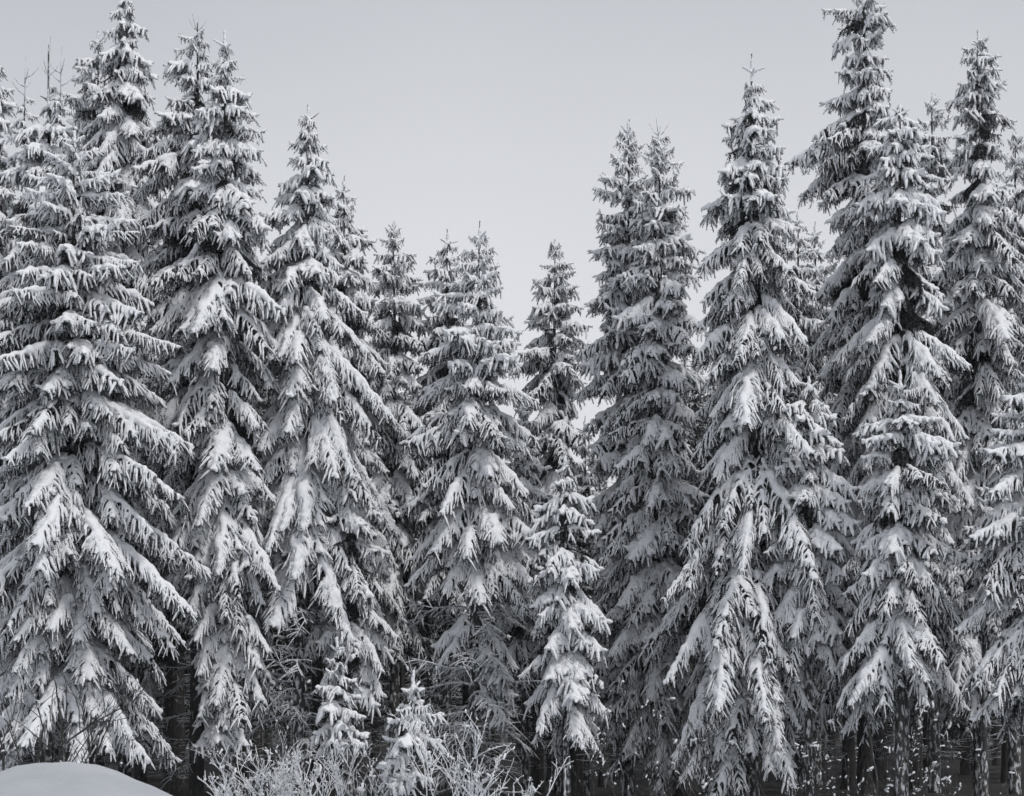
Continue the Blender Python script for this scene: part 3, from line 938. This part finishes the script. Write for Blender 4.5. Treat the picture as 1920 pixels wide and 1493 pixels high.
def shrub(name, label, px, d, seed, height, stems, spread, branch, mat, snow_amt, group, r0=0.012, coat=False):
    X = (px - 960) * d / 4000.0
    root = empty(name, (X, d, float(ground_z(X, d))))
    tag(root, label, 'shrub', group)
    a, b = shrub_meshes(seed, height, stems, spread, branch, mat, snow_amt, r0, coat)
    obj('stems', a, root)
    if b: tag(obj('snow_tufts', b, root), kind='stuff')
G1 = 'bare dark shrubs at the lower left'
shrub('bare_shrub', 'bare dark shrub with upright stems nearest the left edge', 22, 28.5, 1, 3.3, 3, 0.07, 2, M_STEM, 0.5, G1, 0.021)
shrub('bare_shrub', 'bare dark multi-stemmed shrub at the foot of the big front spruce', 108, 28.8, 2, 3.2, 5, 0.09, 2, M_STEM, 0.4, G1, 0.017)
shrub('bare_shrub', 'thin bare shrub just right of the multi-stemmed dark one', 160, 29.4, 3, 2.3, 3, 0.15, 3, M_STEM, 0.5, G1, 0.012)
G2 = 'frosted brush along the bottom edge'
for k, (px, d, h, st, lab) in enumerate((
        (455, 30.5, 1.15, 8, 'leftmost clump of white frosted brush, below the paired spruces'),
        (520, 30.2, 1.45, 10, 'dense frosted brush clump left of the small snowy sapling'),
        (585, 30.4, 1.35, 10, 'frosted brush clump directly in front of the small snowy sapling'),
        (705, 30.3, 1.55, 6, 'taller frosted twigs just left of the cross-tipped sapling'))):
    shrub('frosted_shrub', lab, px, d, 20 + k, h, st, 0.42, 9, M_TWIG, 2.5, G2, 0.006, k % 2 == 0)
shrub('frosted_shrub', 'tall frosted stem shrub just right of the cross-tipped sapling', 816, 29.6, 31, 1.75, 3, 0.16, 7, M_TWIG, 5, G2, 0.011, True)
shrub('frosted_shrub', 'spreading frosted twigs at the foot of the central bare trunk', 868, 29.8, 32, 1.3, 6, 0.5, 7, M_TWIG, 4, G2, 0.010, True)
shrub('frosted_shrub', 'low frosted twigs right of the central bare trunk at the bottom edge', 960, 29.5, 33, 1.05, 6, 0.6, 8, M_TWIG, 5, G2, 0.010, True)
shrub('frosted_shrub', 'single thin upright frosted stem below the young drooping spruce', 1036, 29.5, 34, 1.22, 1, 0.02, 1, M_TWIG, 8, G2, 0.011, True)
G3 = 'dark thin shrubs with snow tufts, right half'
for k, (px, d, h, st, sa, lab) in enumerate((
        (1135, 30, 2.05, 2, 5, 'slim dark shrub with clinging snow tufts beside the low left boughs of the twin spruces'),
        (1195, 30.3, 2.4, 4, 1.5, 'dark bare shrub in front of the low boughs of the right twin spruce'),
        (1270, 30.1, 2.2, 4, 1.8, 'dark bare shrub between the right twin spruce and the wide front spruce'),
        (1330, 30.6, 1.6, 4, 3, 'low dark shrub with snow bits under the sweeping low boughs'),
        (1470, 31, 0.95, 4, 7, 'knee-high dark twigs with snow specks right of the sweeping low boughs'),
        (1545, 31.2, 1.25, 6, 9, 'dark shrub densely dotted with snow in the black gap'),
        (1600, 31, 1.2, 5, 7, 'dark snow-dotted shrub left of the thin brown stem'),
        (1690, 31.3, 1.5, 5, 7, 'dark snow-dotted shrub right of the thin brown stem'),
        (1748, 31, 1.95, 4, 6, 'taller snow-dotted shrub under the shorter full spruce'),
        (1820, 31.4, 1.1, 4, 5, 'low snow-dotted shrub near the bottom right corner'))):
    shrub('dark_shrub', lab, px, d, 50 + k, h, st, 0.25, 6, M_STEM, sa * 0.35, G3, 0.009)
shrub('bare_shrub', 'thin straight brown stem below the shorter full spruce', 1645, 30.5, 71, 2.1, 1, 0.02, 1, M_STEM, 0.3, G3, 0.016)


# ------------------------------------------------------------------ thin winter air
def haze():
    m = bpy.data.materials.new('winter_air'); m.use_nodes = True
    t = m.node_tree; t.nodes.clear()
    v = N(t, 'ShaderNodeVolumePrincipled')
    v.inputs['Color'].default_value = (0.86, 0.89, 0.93, 1)
    v.inputs['Density'].default_value = HAZE
    v.inputs['Anisotropy'].default_value = 0.2
    o = N(t, 'ShaderNodeOutputMaterial')
    t.links.new(v.outputs[0], o.inputs['Volume'])
    x0, x1, y0, y1, z0, z1 = -420, 420, -420, 620, -1.6, 17.5
    mb = MB()
    mb.add([(x0, y0, z0), (x1, y0, z0), (x1, y1, z0), (x0, y1, z0), (x0, y0, z1), (x1, y0, z1), (x1, y1, z1), (x0, y1, z1)],
           [[0, 3, 2, 1], [4, 5, 6, 7], [0, 1, 5, 4], [1, 2, 6, 5], [2, 3, 7, 6], [3, 0, 4, 7]])
    tag(obj('haze', mb.mesh('haze', [m], False)), kind='stuff')
HAZE = 0.0004
haze()
